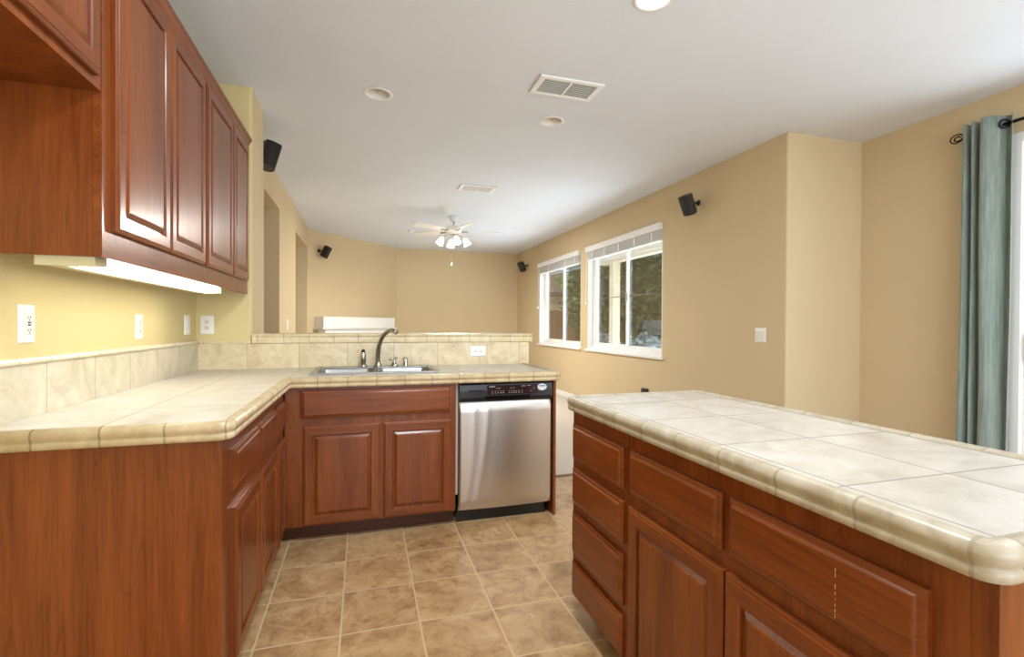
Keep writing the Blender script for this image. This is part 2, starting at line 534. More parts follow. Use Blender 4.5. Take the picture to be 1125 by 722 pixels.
# windows (horizontal sliders in the right wall)
def window(name, w, cord):
    y0, y1, z0, z1 = w
    r = struct_empty(name, (XR+.12, (y0+y1)/2, z0))
    f = holed(0, XR+.006, XR+.17, y0, y1, z0, z1, [(y0+.022, y1-.022, z0+.022, z1-.022)])
    f.build('window_liner', WHITE, r)
    fx0, fx1 = XR+.09, XR+.15
    g = holed(0, fx0, fx1, y0+.022, y1-.022, z0+.022, z1-.022, [(y0+.065, y1-.065, z0+.065, z1-.065)])
    g.build('window_frame', WHITE, r, bevel=0.004)
    ym = (y0+y1)/2
    s = holed(0, fx0+.012, fx0+.036, ym-.03, y1-.065, z0+.065, z1-.065, [(ym+.012, y1-.10, z0+.10, z1-.10)])
    s.build('sash', WHITE, r, bevel=0.003)
    bx(fx0+.022, fx0+.026, ym+.012, y1-.10, z0+.10, z1-.10).build('pane', GLASS, r)
    s = holed(0, fx0+.038, fx1-.006, y0+.065, ym+.03, z0+.065, z1-.065, [(y0+.09, ym-.005, z0+.09, z1-.09)])
    s.build('sash', WHITE, r, bevel=0.003)
    bx(fx0+.044, fx0+.048, y0+.09, ym-.005, z0+.09, z1-.09).build('pane', GLASS, r)
    MB().tube([(fx0+.032, ym, 1.585), (fx0+.032, y1-.10, 1.585)], 0.006, 8).build('sash_bar', plain('bronze_bar', srgb(96, 74, 58), 0.5), r)
    MB().tube([(fx0+.04, y0+.09, 1.585), (fx0+.04, ym, 1.585)], 0.006, 8).build('sash_bar', plain('bronze_bar', srgb(96, 74, 58), 0.5), r)
    bx(fx0-.006, fx0+.012, ym-.012, ym+.016, 1.52, 1.62).build('latch', CHROME, r, bevel=0.004)
    sl = bx(XR-.035, XR+.09, y0-.03, y1+.02, z0-.028, z0+.004)
    sl.build('window_sill', WHITE, r, bevel=0.006)
    return r
window('window_1', W1, 1)
window('window_2', W2, 1)

# sliding patio door in the nook
d1 = struct_empty('door_1', (XS+.1, 1.09, 0))
holed(0, XS-.006, XS+.15, DR[0], DR[1], 0.0, DR[3], [(DR[0]+.06, DR[1]-.06, 0.04, DR[3]-.06)]).build('door_frame', WHITE, d1, bevel=0.004)
ym = (DR[0]+DR[1])/2
holed(0, XS+.03, XS+.065, ym-.04, DR[1]-.06, .04, DR[3]-.06, [(ym+.04, DR[1]-.14, .16, DR[3]-.15)]).build('door_panel', WHITE, d1, bevel=0.004)
bx(XS+.044, XS+.05, ym+.04, DR[1]-.14, .16, DR[3]-.15).build('pane', GLASS, d1)
holed(0, XS+.07, XS+.105, DR[0]+.06, ym+.04, .04, DR[3]-.06, [(DR[0]+.14, ym-.04, .16, DR[3]-.15)]).build('door_panel', WHITE, d1, bevel=0.004)
bx(XS+.084, XS+.09, DR[0]+.14, ym-.04, .16, DR[3]-.15).build('pane', GLASS, d1)
MB().box(XS+.005, XS+.03, DR[1]-.115, DR[1]-.085, 0.98, 1.16).build('handle', WHITE, d1, bevel=0.006)

# ---------------------------------------------------------------- cabinets
T = 0.020
DOOR = [(0, 0), (0, .013), (.004, .016), (.009, .0175), (.012, T), (.048, T), (.051, T-.004), (.053, T-.0105), (.058, T-.0105), (.062, T-.008), (.070, T-.003), (.075, T-.0008), (.080, T-.0005)]
DRAW = [(0, 0), (0, .010), (.004, .0125), (.013, .0145), (.016, .0185), (.019, T)]

def door_x(x, sgn, y0, y1, z0, z1, par, name='door', prof=DOOR):
    """front in a plane x = const facing sgn*X"""
    mb = MB()
    mb.panel((x, y0, z0), (0, 1, 0), (0, 0, 1), (sgn, 0, 0), y1-y0, z1-z0, prof, WV if name == 'door' else WY, WY, 5)
    return mb.build(name, None, par)
def door_y(y, x0, x1, z0, z1, par, name='door', prof=DOOR):
    mb = MB()
    mb.panel((x0, y, z0), (1, 0, 0), (0, 0, 1), (0, -1, 0), x1-x0, z1-z0, prof, WV if name == 'door' else WX, WX, 5)
    return mb.build(name, None, par)

# --- left run
def left_body(y0, y1, par, panel):
    mb = MB(); mb.mat(WV)
    mb.box(XL+.005, -0.41, y0, y1, 0.095, 0.85)
    mb.build('body', None, par)
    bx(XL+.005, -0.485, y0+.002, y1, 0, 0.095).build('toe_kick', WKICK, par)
c = thing('base_cabinet', 'cherry base cabinet at the near left with plain side panel, two drawers, two doors', 'cabinet', (-0.715, 2.1, 0), 'cherry base cabinets')
left_body(1.668, 2.572, c, True)
bx(-0.46, -0.4085, 1.662, 1.668, 0.0, 0.85).build('corner_stile', WV, c)
bx(XL+.005, -0.46, 1.664, 1.668, 0.0, 0.85).build('end_panel', WV, c)
for a, b in ((1.775, 2.158), (2.175, 2.558)):
    door_x(-0.41, 1, a, b, 0.655, 0.79, c, 'drawer', DRAW)
    door_x(-0.41, 1, a, b, 0.10, 0.60, c)
c = thing('base_cabinet', 'narrow cherry base cabinet of one drawer and one door tucked in the inside corner', 'cabinet', (-0.715, 2.7, 0), 'cherry base cabinets')
left_body(2.574, 2.868, c, False)
door_x(-0.41, 1, 2.585, 2.815, 0.655, 0.79, c, 'drawer', DRAW)
door_x(-0.41, 1, 2.585, 2.815, 0.10, 0.60, c)

# --- sink cabinet
c = thing('sink_cabinet', 'cherry sink base cabinet with a wide false drawer front over two raised panel doors', 'cabinet', (0.075, 3.2, 0), 'cherry base cabinets')
mb = MB(); mb.mat(WV).box(-0.405, 0.525, 2.87, 2.89, 0.09, 0.85).box(-0.405, -0.385, 2.89, YB-.005, 0.09, 0.85).box(0.505, 0.525, 2.89, YB-.005, 0.09, 0.85).box(-0.385, 0.505, 2.89, YB-.005, 0.09, 0.11)
mb.build('body', None, c)
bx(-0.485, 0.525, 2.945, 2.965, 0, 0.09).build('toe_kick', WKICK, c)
door_y(2.87, -0.325, 0.498, 0.682, 0.834, c, 'false_drawer', DRAW)
door_y(2.87, -0.312, 0.094, 0.095, 0.640, c)
door_y(2.87, 0.111, 0.500, 0.095, 0.640, c)
tag(bx(1.147, 1.163, 2.862, YB-.002, 0.0, 0.85).build('cabinet_end_panel', WV), 'narrow upright cherry end panel right of the stainless dishwasher', 'panel')

# --- dishwasher
dw = thing('dishwasher', 'stainless steel dishwasher with black control strip under the tiled counter', 'dishwasher', (0.843, 3.15, 0))
X0, X1 = 0.545, 1.138
bx(X0+.005, X1-.005, 2.895, 3.50, 0.09, 0.845).build('body', BLACKM, dw)
bx(X0-.016, X0-.002, 2.885, 2.90, 0.18, 0.85).build('side_seal', plain('grey_seal', srgb(170, 160, 148), 0.5), dw)
bx(X0+.0, X1-.03, 2.925, 2.94, 0.0, 0.095).build('kick_plate', BLACK, dw)
# bowed stainless door
mb = MB(); nu, nv = 72, 20; rows = []
for j in range(nv+1):
    v = j/nv; row = []
    for i in range(nu+1):
        u = i/nu
        bow = 0.022*(1-(2*u-1)**2)*(0.35+0.65*math.sin(PI*min(1, 0.12+v*0.88))) + 0.0016*math.exp(-((u-(.155-.10*(1-v)**2.2))/.035)**2) + 0.0016*math.exp(-((u-(.30-.14*(1-v)**1.6))/.035)**2)
        edge = min(u, 1-u, v, 1-v)
        rnd = 0.012*(1-min(1, edge/0.02))**2
        row.append((X0+(X1-X0)*u, 2.868 - bow + rnd, 0.085+0.647*v))
    rows.append(mb.add(row))
for j in range(nv):
    for i in range(nu):
        mb.face([rows[j]+i, rows[j]+i+1, rows[j+1]+i+1, rows[j+1]+i], True)
mb.box(X0+.002, X1-.002, 2.882, 2.895, 0.087, 0.730)
mb.build('door', STEEL, dw)
# control strip with handle pocket
prof = [(2.895, .735), (2.866, .735), (2.856, .742), (2.852, .760), (2.853, .800), (2.860, .838), (2.870, .846), (2.895, .846)]
mb = MB()
mb.rings([[(x, y, z) for y, z in prof] for x in (X0, X1)])
cp = mb.build('control_strip', BLACK, dw, bevel=0.003)
bx(0.70, 0.99, 2.8505, 2.8560, .745, .772).build('handle_pocket', plain('pocket_gloss', srgb(10, 12, 12), 0.12), cp, bevel=0.004)
bx(0.715, 1.035, 2.8515, 2.8570, .775, .832).build('display_window', plain('display_dark', srgb(40, 24, 26), 0.2), cp)
bx(0.60, 0.70, 2.8505, 2.857, .796, .806).build('vent_slot', plain('slot_black', srgb(8, 8, 8), 0.6), cp)
PRINT = plain('print_grey', srgb(190, 186, 182), 0.5)
for x0, x1, z0, z1 in ((0.727, 0.762, .822, .8255), (0.93, 0.957, .822, .824), (0.968, 0.99, .824, .826)):
    bx(x0, x1, 2.8505, 2.853, z0, z1).build('printed_text', PRINT, cp)
for row in ((0.745, 0.765, 0.783, 0.80, 0.815), (0.853, 0.868, 0.883, 0.898, 0.915, 0.935)):
    mk = MB()
    for x in row:
        mk.box(x-.003, x+.003, 2.8502, 2.852, .783, .7865)
        mk.box(x-.0045, x+.0045, 2.8508, 2.852, .795, .7965)
    mk.build('button_marks', PRINT, cp)
for x in (0.862, 0.880, 0.775, 0.79):
    bx(x-.006, x+.006, 2.8505, 2.853, .812, .8135).build('printed_text', PRINT, cp)
for x, z in ((0.993, .792), (1.012, .806)):
    MB().lathe((x, 2.852, z), [(.0085, 0), (.0085, .003), (.007, .004)], 14, (0, -1, 0)).build('button', plain('button_dark', srgb(70, 52, 50), 0.4), cp)
mb = MB(); mb.rings([[(1.066+a*math.cos(2*PI*k/24), y, .812+b*math.sin(2*PI*k/24)) for k in range(24)] for a, b, y in ((.030, .021, 2.8565), (.030, .021, 2.8515), (.028, .019, 2.851))])
bd = mb.build('badge', plain('badge_silver', srgb(214, 218, 222), 0.3, 0.3), cp)
mb = MB(); mb.box(1.046, 1.086, 2.8503, 2.8512, .816, .824)
mb.build('badge_band', plain('badge_grey', srgb(120, 124, 130), .4), bd)

# --- island
isl = thing('island_cabinet', 'cherry island cabinet section with four stacked drawers at its far end', 'cabinet', (1.13, 1.63, 0), 'cherry island cabinets')
XI = 0.832
bx(XI, 1.40, 1.413, 1.852, 0.09, 0.85).build('body', WV, isl)
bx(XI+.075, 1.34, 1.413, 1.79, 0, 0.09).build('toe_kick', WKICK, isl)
for z0, z1 in ((0.655, 0.797), (0.475, 0.618), (0.272, 0.440), (0.098, 0.238)):
    door_x(XI, -1, 1.430, 1.834, z0, z1, isl, 'drawer', DRAW)
isl = thing('island_cabinet', 'wide cherry island cabinet with two drawers over two raised panel doors, scratched right drawer', 'cabinet', (1.13, 0.93, 0), 'cherry island cabinets')
bx(XI, 1.40, 0.446, 1.411, 0.09, 0.85).build('body', WV, isl)
bx(XI+.075, 1.34, 0.50, 1.411, 0, 0.09).build('toe_kick', WKICK, isl)
bx(XI-.001, XI+.018, 0.440, 0.446, 0.0, 0.85).build('corner_stile', WV, isl)
bx(XI+.021, 1.40, 0.442, 0.446, 0.0, 0.85).build('end_panel', WV, isl)
door_x(XI, -1, 0.968, 1.388, 0.660, 0.799, isl, 'drawer', DRAW)
dr = door_x(XI, -1, 0.522, 0.942, 0.660, 0.799, isl, 'drawer', DRAW)
door_x(XI, -1, 0.957, 1.390, 0.10, 0.618, isl)
door_x(XI, -1, 0.516, 0.951, 0.10, 0.618, isl)
sc = MB()
for k in range(9):
    z = 0.675 + k*0.0105
    if k in (6,): continue
    sc.box(XI-T-.0004, XI-T+.0005, 0.6658+random.uniform(-.0006, .0003), 0.6665+random.uniform(-.0002, .0004), z, z+0.0085*random.uniform(.5, 1))
sc.build('scratch', plain('scratch_pale', srgb(200, 148, 116), 0.6), dr)

# --- upper cabinets
XU = -0.725
def crown(par, y0, y1, x, z0):
    prof = [(0, 0), (.008, 0), (.010, .010), (.016, .014), (.018, .024), (.026, .034), (.030, .038), (.030, .048), (.0, .048)]
    mb = MB(); mb.rings([[(x+a, y, z0+b) for a, b in prof] for y in (y0, y1)])
    mb.build('crown_molding', WY, par)
def upper(y0, y1, label, doors, near):
    c = thing('upper_cabinet', label, 'cabinet', (-0.87, (y0+y1)/2, 1.39), 'cherry upper cabinets')
    mb = MB(); mb.mat(WV).box(XL+.003, XU, y0, y1, 1.44, 2.36)
    mb.build('body', None, c)
    bx(XU-.02, XU+.001, y0, y1, 1.39, 1.44).build('light_rail', WY, c)
    for a, b in doors:
        door_x(XU, 1, a, b, 1.472, 2.335, c)
    crown(c, y0, y1, XU, 2.345)
    if near:
        bx(XL+.003, XU-.021, y0-.006, y0-.0005, 1.39, 2.36).build('end_panel', WV, c)
        bx(XU-.02, XU+.0015, y0-.007, y0-.0005, 1.39, 2.36).build('edge_strip', WY, c)
    else:
        pass
    return c
upper(1.705, 2.622, 'tall cherry wall cabinet pair of doors above the lit under-cabinet lamp, nearer one', ((1.752, 2.176), (2.182, 2.614)), True)
upper(2.624, 3.545, 'tall cherry wall cabinet pair of doors at the far end beside the yellow wall', ((2.642, 3.118), (3.126, 3.506)), False)
c = thing('upper_cabinet', 'short high cherry cabinet over the empty fridge space at the upper left', 'cabinet', (-0.87, 1.2, 1.86), 'cherry upper cabinets')
bx(XL+.003, XU, 0.76, 1.696, 1.866, 2.36).mat(WV).build('body', WY, c)
door_x(XU, 1, 0.78, 1.215, 1.893, 2.335, c)
door_x(XU, 1, 1.225, 1.658, 1.893, 2.335, c)
crown(c, 0.76, 1.696, XU, 2.345)

# ---------------------------------------------------------------- counters
EDGE = [(-.040, .9005), (-.034, .9035), (-.024, .9075), (-.012, .9070), (-.004, .9020), (0, .894), (.001, .888), (-.0005, .882), (-.003, .876), (-.0048, .873), (-.0048, .870), (-.0025, .868), (-.0025, .858), (-.005, .852), (-.010, .850), (-.030, .850)]
def edge_path(corners, closed):
    """corners: list of (x, y, radius); radius 0 keeps a mitre. returns [(pos, normal*scale, segdir)]"""
    out = []; n = len(corners)
    for i, (x, y, r) in enumerate(corners):
        P = Vector((x, y))
        pv = Vector(corners[i-1][:2]) if (closed or i > 0) else None
        nx = Vector(corners[(i+1) % n][:2]) if (closed or i < n-1) else None
        d0 = (P-pv).normalized() if pv is not None else None
        d1 = (nx-P).normalized() if nx is not None else None
        n0 = Vector((d0.y, -d0.x)) if d0 is not None else None
        n1 = Vector((d1.y, -d1.x)) if d1 is not None else None
        if n0 is None: out.append((P, n1))
        elif n1 is None: out.append((P, n0))
        elif r == 0:
            m = (n0+n1); m = m / (1+n0.dot(n1))
            out.append((P, m))
        else:
            C = P - (n0+n1)*r
            for k in range(7):
                a = k/6*PI/2
                nn = n0*math.cos(a) + n1*math.sin(a)
                out.append((C+nn*r, nn))
    return out
def edge_trim(path, closed, mat_x, mat_y, name, par):
    mb = MB(); ids = []
    for P, nn in path:
        ids.append(mb.add([(P.x+nn.x*d, P.y+nn.y*d, z) for d, z in EDGE]))
    m = len(EDGE); k = len(path)
    for i in range(k if closed else k-1):
        a, b = ids[i], ids[(i+1) % k]
        d = path[(i+1) % k][0]-path[i][0]
        mb.mat(mat_x if abs(d.x) > abs(d.y) else mat_y)
        for j in range(m-1):
            mb.face([a+j, b+j, b+j+1, a+j+1], True)
    if not closed:
        mb.face([ids[0]+j for j in range(m)]); mb.face([ids[-1]+j for j in range(m)][::-1])
    return mb.build(name, None, par)

ct = thing('countertop', 'L-shaped cream stone tile countertop along the left wall and under the faucet', 'countertop', (-0.3, 2.6, 0.85))
SK = (-0.30, 0.455, 3.035, 3.53)   # sink cut-out
hb = holed(2, 0.852, 0.900, -0.395, 1.165, 2.855, YB-.002, [(SK[0]+.02, SK[1]-.02, SK[2]+.02, SK[3]-.02)])
i0 = hb.box(XL+.001, -0.395, 1.652, YB-.002, 0.852, 0.900)
hb.build('tile_top', CT_L, ct)
edge_trim(edge_path([(XL+.001, 1.628, 0), (-0.37, 1.628, .045), (-0.37, 2.832, 0), (1.190, 2.832, .03), (1.190, YB-.002, 0)], False), False, TRX, TRY, 'edge_tile', ct)

it = thing('island_countertop', 'cream stone tile countertop with rounded edge tiles covering the island', 'countertop', (1.13, 1.15, 0.85))
bx(0.828, 1.437, 0.448, 1.855, 0.852, 0.900).build('tile_top', CT_I, it)
edge_trim(edge_path([(0.802, 0.424, .04), (1.463, 0.424, .04), (1.463, 1.882, .04), (0.802, 1.882, .04)], True), True, TRE, TRI, 'edge_tile', it)

# backsplash and bar ledge
bs = thing('backsplash', 'cream stone tile backsplash strip with rounded cap along the yellow left wall', 'backsplash', (XL, 2.6, 0.90), 'tile backsplashes')
bx(XL+.0005, XL+.014, 1.66, YB-.001, 0.9005, 1.068).build('tile_face', SPY, bs)
cap = MB()
pr = [(0.0005, 1.068), (.016, 1.068), (.022, 1.072), (.023, 1.079), (.019, 1.086), (.010, 1.089), (.0005, 1.089)]
cap.mat(tiles('cap_tile', [(1, 1.853, .16)], .004, [srgb(214, 200, 166), srgb(226, 214, 184), srgb(232, 222, 196)], GROUT, 0.3, 0.4, 9.0, .04))
cap.rings([[(XL+a, y, z) for a, z in pr] for y in (1.66, YB-.001)])
cap.build('cap_tile', None, bs)
bs = thing('backsplash', 'cream stone tile backsplash behind the sink and faucet', 'backsplash', (0.1, YB, 0.90), 'tile backsplashes')
bx(XL+.015, 1.2145, YB-.014, YB-.0005, 0.9005, 1.0665).build('tile_face', SPX, bs)
bx(XL+.024, -0.702, YB-.018, YB-.0005, 1.0670, 1.080).build('cap_tile', LDX, bs, bevel=.004)
lg = thing('bar_ledge', 'raised cream tile bar ledge on the half wall behind the sink', 'ledge', (0.27, YB+.1, 1.067))
pr = [(-.012, 1.0675), (-.020, 1.070), (-.022, 1.088), (-.022, 1.108), (-.030, 1.114), (-.032, 1.122), (-.028, 1.129), (-.018, 1.131)]
P0 = -0.695
mb = MB(); mb.mat(LDX)
mb.rings([[(x, YB+a, z) for a, z in pr] + [(x, YB+.26-a*0.3, z) for a, z in pr[::-1]] for x in (P0, 1.238)])
mb.build('ledge_tile', None, lg)

# ---------------------------------------------------------------- sink and taps
sk = thing('sink', 'stainless double bowl sink set in the tiled counter below the faucet', 'sink', (0.08, 3.28, 0.90))
bowls = [(SK[0]+.035, 0.065, SK[2]+.03, SK[3]-.115), (0.095, SK[1]-.035, SK[2]+.03, SK[3]-.115)]
rim = holed(2, 0.9005, 0.9095, SK[0], SK[1], SK[2], SK[3], bowls)
rim.build('rim', STEEL_S, sk, bevel=0.0025)
def rrect(x0, x1, y0, y1, r, z, n=5):
    out = []
    for cx, cy, a0 in ((x1-r, y1-r, 0), (x0+r, y1-r, 90), (x0+r, y0+r, 180), (x1-r, y0+r, 270)):
        for k in range(n+1):
            a = R(a0+90*k/n); out.append((cx+r*math.cos(a), cy+r*math.sin(a), z))
    return out
for b in bowls:
    mb = MB(); e = 0.002
    mb.rings([rrect(b[0]-e, b[1]+e, b[2]-e, b[3]+e, .02, .9005), rrect(b[0], b[1], b[2], b[3], .045, .895), rrect(b[0]+.012, b[1]-.012, b[2]+.012, b[3]-.012, .05, .74), rrect(b[0]+.04, b[1]-.04, b[2]+.04, b[3]-.04, .05, .722)], False, True, True)
    mb.build('bowl', STEEL_S, sk, fix=False)
    MB().lathe(((b[0]+b[1])/2, (b[2]+b[3])/2, .7222), [(.042, 0), (.042, .003), (.03, .004), (.028, .001)], 20).build('drain', CHROME, sk)

fc = thing('faucet', 'tall arching brushed nickel kitchen faucet behind the sink', 'faucet', (0.097, 3.47, 0.9095))
MB().lathe((0.097, 3.47, .9095), [(.030, 0), (.030, .004), (.026, .010), (.020, .020), (.0175, .035)], 20).build('base', CHROME, fc)
def bez(P, n=28):
    P = [Vector(p) for p in P]; out = []
    pts = [P[0]*2-P[1]] + P + [P[-1]*2-P[-2]]
    for i in range(1, len(pts)-2):
        for k in range(n//(len(P)-1)):
            t = k/(n//(len(P)-1)); a, b, c, d = pts[i-1:i+3]
            out.append(0.5*((2*b)+(c-a)*t+(2*a-5*b+4*c-d)*t*t+(3*b-a-3*c+d)*t**3))
    out.append(P[-1])
    return out
pts = bez([(0.097, 3.47, .93), (0.096, 3.465, .975), (0.103, 3.44, 1.051), (0.125, 3.40, 1.113), (0.155, 3.345, 1.149), (0.182, 3.30, 1.158), (0.202, 3.265, 1.148)], 36)
k = len(pts)
MB().tube(pts, [0.0165-0.004*i/k for i in range(k)], 14).build('spout', CHROME, fc)
d = (pts[-1]-pts[-2]).normalized()
MB().lathe(pts[-1]-d*0.012, [(.0135, 0), (.0155, .004), (.0155, .02), (.012, .022)], 16, d).build('spray_head', CHROME, fc)
fh = thing('lever_valve', 'small nickel lever valve with a crosswise lever right of the faucet spout', 'faucet valve', (0.205, 3.47, .9095))
MB().lathe((0.205, 3.47, .9095), [(.027, 0), (.027, .004), (.020, .012), (.012, .028), (.010, .040), (.012, .046), (.009, .053)], 18).build('valve_body', CHROME, fh)
MB().tube([(0.166, 3.455, .953), (0.19, 3.465, .955), (0.205, 3.47, .957), (0.225, 3.478, .966)], [.0035, .005, .006, .004], 8).build('lever', CHROME, fh)
sp = thing('side_sprayer', 'nickel side sprayer with dark tip standing left of the faucet', 'sprayer', (0.0, 3.47, .9095))
MB().lathe((0.0, 3.47, .9095), [(.026, 0), (.026, .004), (.021, .014), (.017, .018)], 18).build('holder', CHROME, sp)
MB().lathe((0.0, 3.47, .9275), [(.0155, 0), (.017, .030), (.019, .055), (.017, .075), (.012, .083)], 18).build('sprayer_body', CHROME, sp)
MB().lathe((0.0, 3.468, 1.0095), [(.012, 0), (.013, .006), (.010, .014), (.004, .017)], 14, (0, -.35, 1)).build('spray_tip', BLACKM, sp)
ag = tag(MB().lathe((0.282, 3.47, .9095), [(.021, 0), (.021, .004), (.0175, .007), (.0175, .048), (.016, .055), (.010, .058)], 20).build('air_gap', CHROME), 'short capped nickel cylinder on the sink rim, rightmost of the fittings', 'air gap')

# ---------------------------------------------------------------- wall plates
def plate(name, label, cat, c, U, Nn, w, h, kind, group='wall plates'):
    """plate centred at c on a wall whose horizontal axis is U and normal Nn"""
    c, U, Nn = Vector(c), Vector(U), Vector(Nn); V = Vector((0, 0, 1))
    if kind.startswith('h'): U, V = V, U
    t = thing(name, label, cat, tuple(c), group)
    mb = MB(); mb.panel(c-U*w/2-V*h/2, U, V, Nn, w, h, [(0, 0), (0, .003), (.003, .006), (.006, .0065)])
    mb.build('cover_plate', PLAST, t)
    k = kind.lstrip('h')
    if k == 'decora':
        MB().panel(c-U*.0175-V*.034+Nn*.0065, U, V, Nn, .035, .068, [(0, -.001), (0, .003), (.002, .004)]).build('rocker', plain('device_white', srgb(232, 231, 225), .35), t)
    elif k == 'double':
        for s in (-.023, .023):
            MB().panel(c+U*(s-.016)-V*.033+Nn*.0065, U, V, Nn, .032, .066, [(0, -.001), (0, .003), (.002, .004)]).build('rocker', plain('device_white', srgb(232, 231, 225), .35), t)
    elif k == 'gfci':
        rc = MB().panel(c-U*.0175-V*.034+Nn*.0065, U, V, Nn, .035, .068, [(0, -.001), (0, .003), (.002, .004)]).build('receptacle', plain('device_white', srgb(232, 231, 225), .35), t)
        sl = MB()
        for vz in (-.02, .02):
            for uu in (-.006, .006): sl.obox(c+U*uu+V*vz+Nn*.0106, U, V, Nn, .0011, .004, .0006)
            sl.obox(c+V*(vz-.0085)+Nn*.0106, U, V, Nn, .0022, .002, .0006)
        sl.obox(c+V*.004+Nn*.0106, U, V, Nn, .007, .0025, .0008); sl.obox(c-V*.004+Nn*.0106, U, V, Nn, .007, .0025, .0008)
        sl.build('slots', SLOT, rc)
    elif k == 'duplex':
        for vz in (-.0195, .0195):
            rc = MB().lathe(c+V*vz+Nn*.006, [(.0165, 0), (.0165, .0025), (.0155, .003)], 18, Nn).build('receptacle', plain('device_white', srgb(232, 231, 225), .35), t)
            sl = MB()
            for uu in (-.006, .006): sl.obox(c+U*uu+V*(vz+.003)+Nn*.0092, U, V, Nn, .0012, .0042, .0006)
            sl.obox(c+V*(vz-.008)+Nn*.0092, U, V, Nn, .0024, .002, .0006)
            sl.build('slots', SLOT, rc)
        MB().lathe(c+Nn*.0062, [(.003, 0), (.0026, .0012)], 10, Nn).build('screw', PLAST, t)
    return t
plate('wall_outlet', 'white upright outlet on the yellow wall nearest the camera', 'outlet', (XL, 1.92, 1.195), (0, 1, 0), (1, 0, 0), .075, .122, 'gfci')
plate('wall_outlet', 'white upright outlet midway along the yellow left wall below the lamp', 'outlet', (XL, 2.73, 1.18), (0, 1, 0), (1, 0, 0), .072, .118, 'duplex')
plate('light_switch', 'white rocker switch on the yellow left wall close to the inside corner', 'switch', (XL, 3.39, 1.188), (0, 1, 0), (1, 0, 0), .085, .118, 'decora')
plate('wall_outlet', 'white duplex outlet on the short yellow wall facing the camera', 'outlet', (-0.957, YB, 1.188), (1, 0, 0), (0, -1, 0), .076, .118, 'duplex')
plate('wall_outlet', 'white sideways outlet set in the tile backsplash right of the faucet', 'outlet', (0.815, YB-.014, 1.0), (1, 0, 0), (0, -1, 0), .074, .118, 'hduplex')
plate('light_switch', 'white double rocker switch plate on the tan right wall near the corner', 'switch', (XR, 3.345, 1.12), (0, 1, 0), (-1, 0, 0), .116, .118, 'double')
plate('light_switch', 'small white switch on the wall strip between the two hall openings', 'switch', (-0.86, 6.30, 1.185), (0, 1, 0), (1, 0, 0), .09, .12, 'decora')
cD = A + U*2.10 + Vector((0, 0, 1.16))
plate('wall_plate', 'small white plate on the tan wall just right of the white mantel', 'wall plate', tuple(A+U*2.10+Vector((0,0,1.17))), tuple(U), tuple(N), .075, .12, 'blank')
pg = thing('plug_adapter', 'small black box on the right wall peeking over the far end of the island', 'plug', (XR, 5.08, .38))
bx(XR-.045, XR-.0005, 5.03, 5.13, .375, .448).build('housing', BLACKM, pg, bevel=.006)
bx(XR-.049, XR-.0445, 5.06, 5.10, .395, .43).build('face_panel', BLACK, pg)

# ---------------------------------------------------------------- under-cabinet lamp
uc = thing('under_cabinet_light', 'long lit white fluorescent lamp under the upper cabinets', 'lamp', (-0.79, 2.25, 1.36))
LCREAM = plain('lamp_cream', srgb(196, 186, 150), .45)
LENS = emit('lit_lens', (1.0, 0.96, 0.82, 1), 9.0)
mb = MB()
mb.rings([[(x, y, z) for x, z in ((-.888, 1.432), (-.888, 1.372), (-.874, 1.364), (-.838, 1.364), (-.838, 1.40), (-.752, 1.40), (-.752, 1.432))] for y in (1.715, 3.02)])
mb.build('housing', LCREAM, uc)
bx(-.888, -.745, 1.708, 1.7145, 1.362, 1.434).build('end_cap', LCREAM, uc, bevel=.002)
bx(-.888, -.745, 3.0205, 3.027, 1.362, 1.434).build('end_cap', LCREAM, uc, bevel=.002)
mb = MB()
mb.rings([[(x, y, z) for x, z in ((-.836, 1.399), (-.836, 1.372), (-.82, 1.362), (-.775, 1.362), (-.757, 1.372), (-.757, 1.399))] for y in (1.80, 3.015)])
mb.build('lens', LENS, uc, bevel=.004)
bx(-.838, -.752, 1.716, 1.799, 1.368, 1.3995).build('ballast_cover', LCREAM, uc, bevel=.003)

# ---------------------------------------------------------------- speakers
def speaker(label, mount, nrm, aim, size=1.0):
    mount, nrm, aim = Vector(mount), Vector(nrm).normalized(), Vector(aim).normalized()
    t = thing('wall_speaker', label, 'speaker', tuple(mount), 'black wall speakers')
    br = MB(); br.lathe(mount+nrm*.0005, [(.028*size, 0), (.028*size, .008), (.014*size, .014)], 16, nrm)
    pc = mount + nrm*.085*size
    br.tube([mount+nrm*.01, pc], .010*size, 10)
    br.build('bracket', BLACKM, t)
    side = aim.cross(Vector((0, 0, 1))).normalized(); up = side.cross(aim).normalized()
    c = pc + aim*.055*size
    w, h, dd = .062*size, .095*size, .06*size
    prof = [(-dd, .55), (-dd*.4, .85), (dd*.6, 1.0)]
    mb = MB(); rs = []
    for q, s in prof:
        rs.append([c+aim*q+side*(a*w*s)+up*(b*h*(0.9+.1*s)) for a, b in ((-1, -1), (1, -1), (1, 1), (-1, 1))])
    mb.rings(rs); cb = mb.build('cabinet', BLACK, t, bevel=.006*size)
    mb = MB(); rs = []
    for b in (-.96, .96):
        rs.append([c+aim*(dd*.605+(1-(i/8*2-1)**2)*.022*size)+side*((i/8*2-1)*w*.96)+up*(b*h) for i in range(9)])
    mb.rings(rs); mb.build('grille', BLACKM, t)
    return t
speaker('black wall speaker on the tan right wall between the near window and the corner', (XR, 4.16, 2.43), (-1, 0, 0), (-.80, -.30, -.52), 1.05)
speaker('small black speaker high on the right wall beyond the far window', (XR, 9.50, 2.41), (-1, 0, 0), (-.75, -.45, -.55), 1.05)
speaker('black speaker on the angled wall above the white mantel', tuple(A+U*.22+Vector((0, 0, 2.41))), tuple(N), tuple((N*.7+U*.55+Vector((0, 0, -.42)))), 1.05)
speaker('black speaker high at the left edge of the living room beside the yellow wall', (-0.86, 4.24, 2.545), (1, 0, 0), (.75, .55, -.28), 1.12)

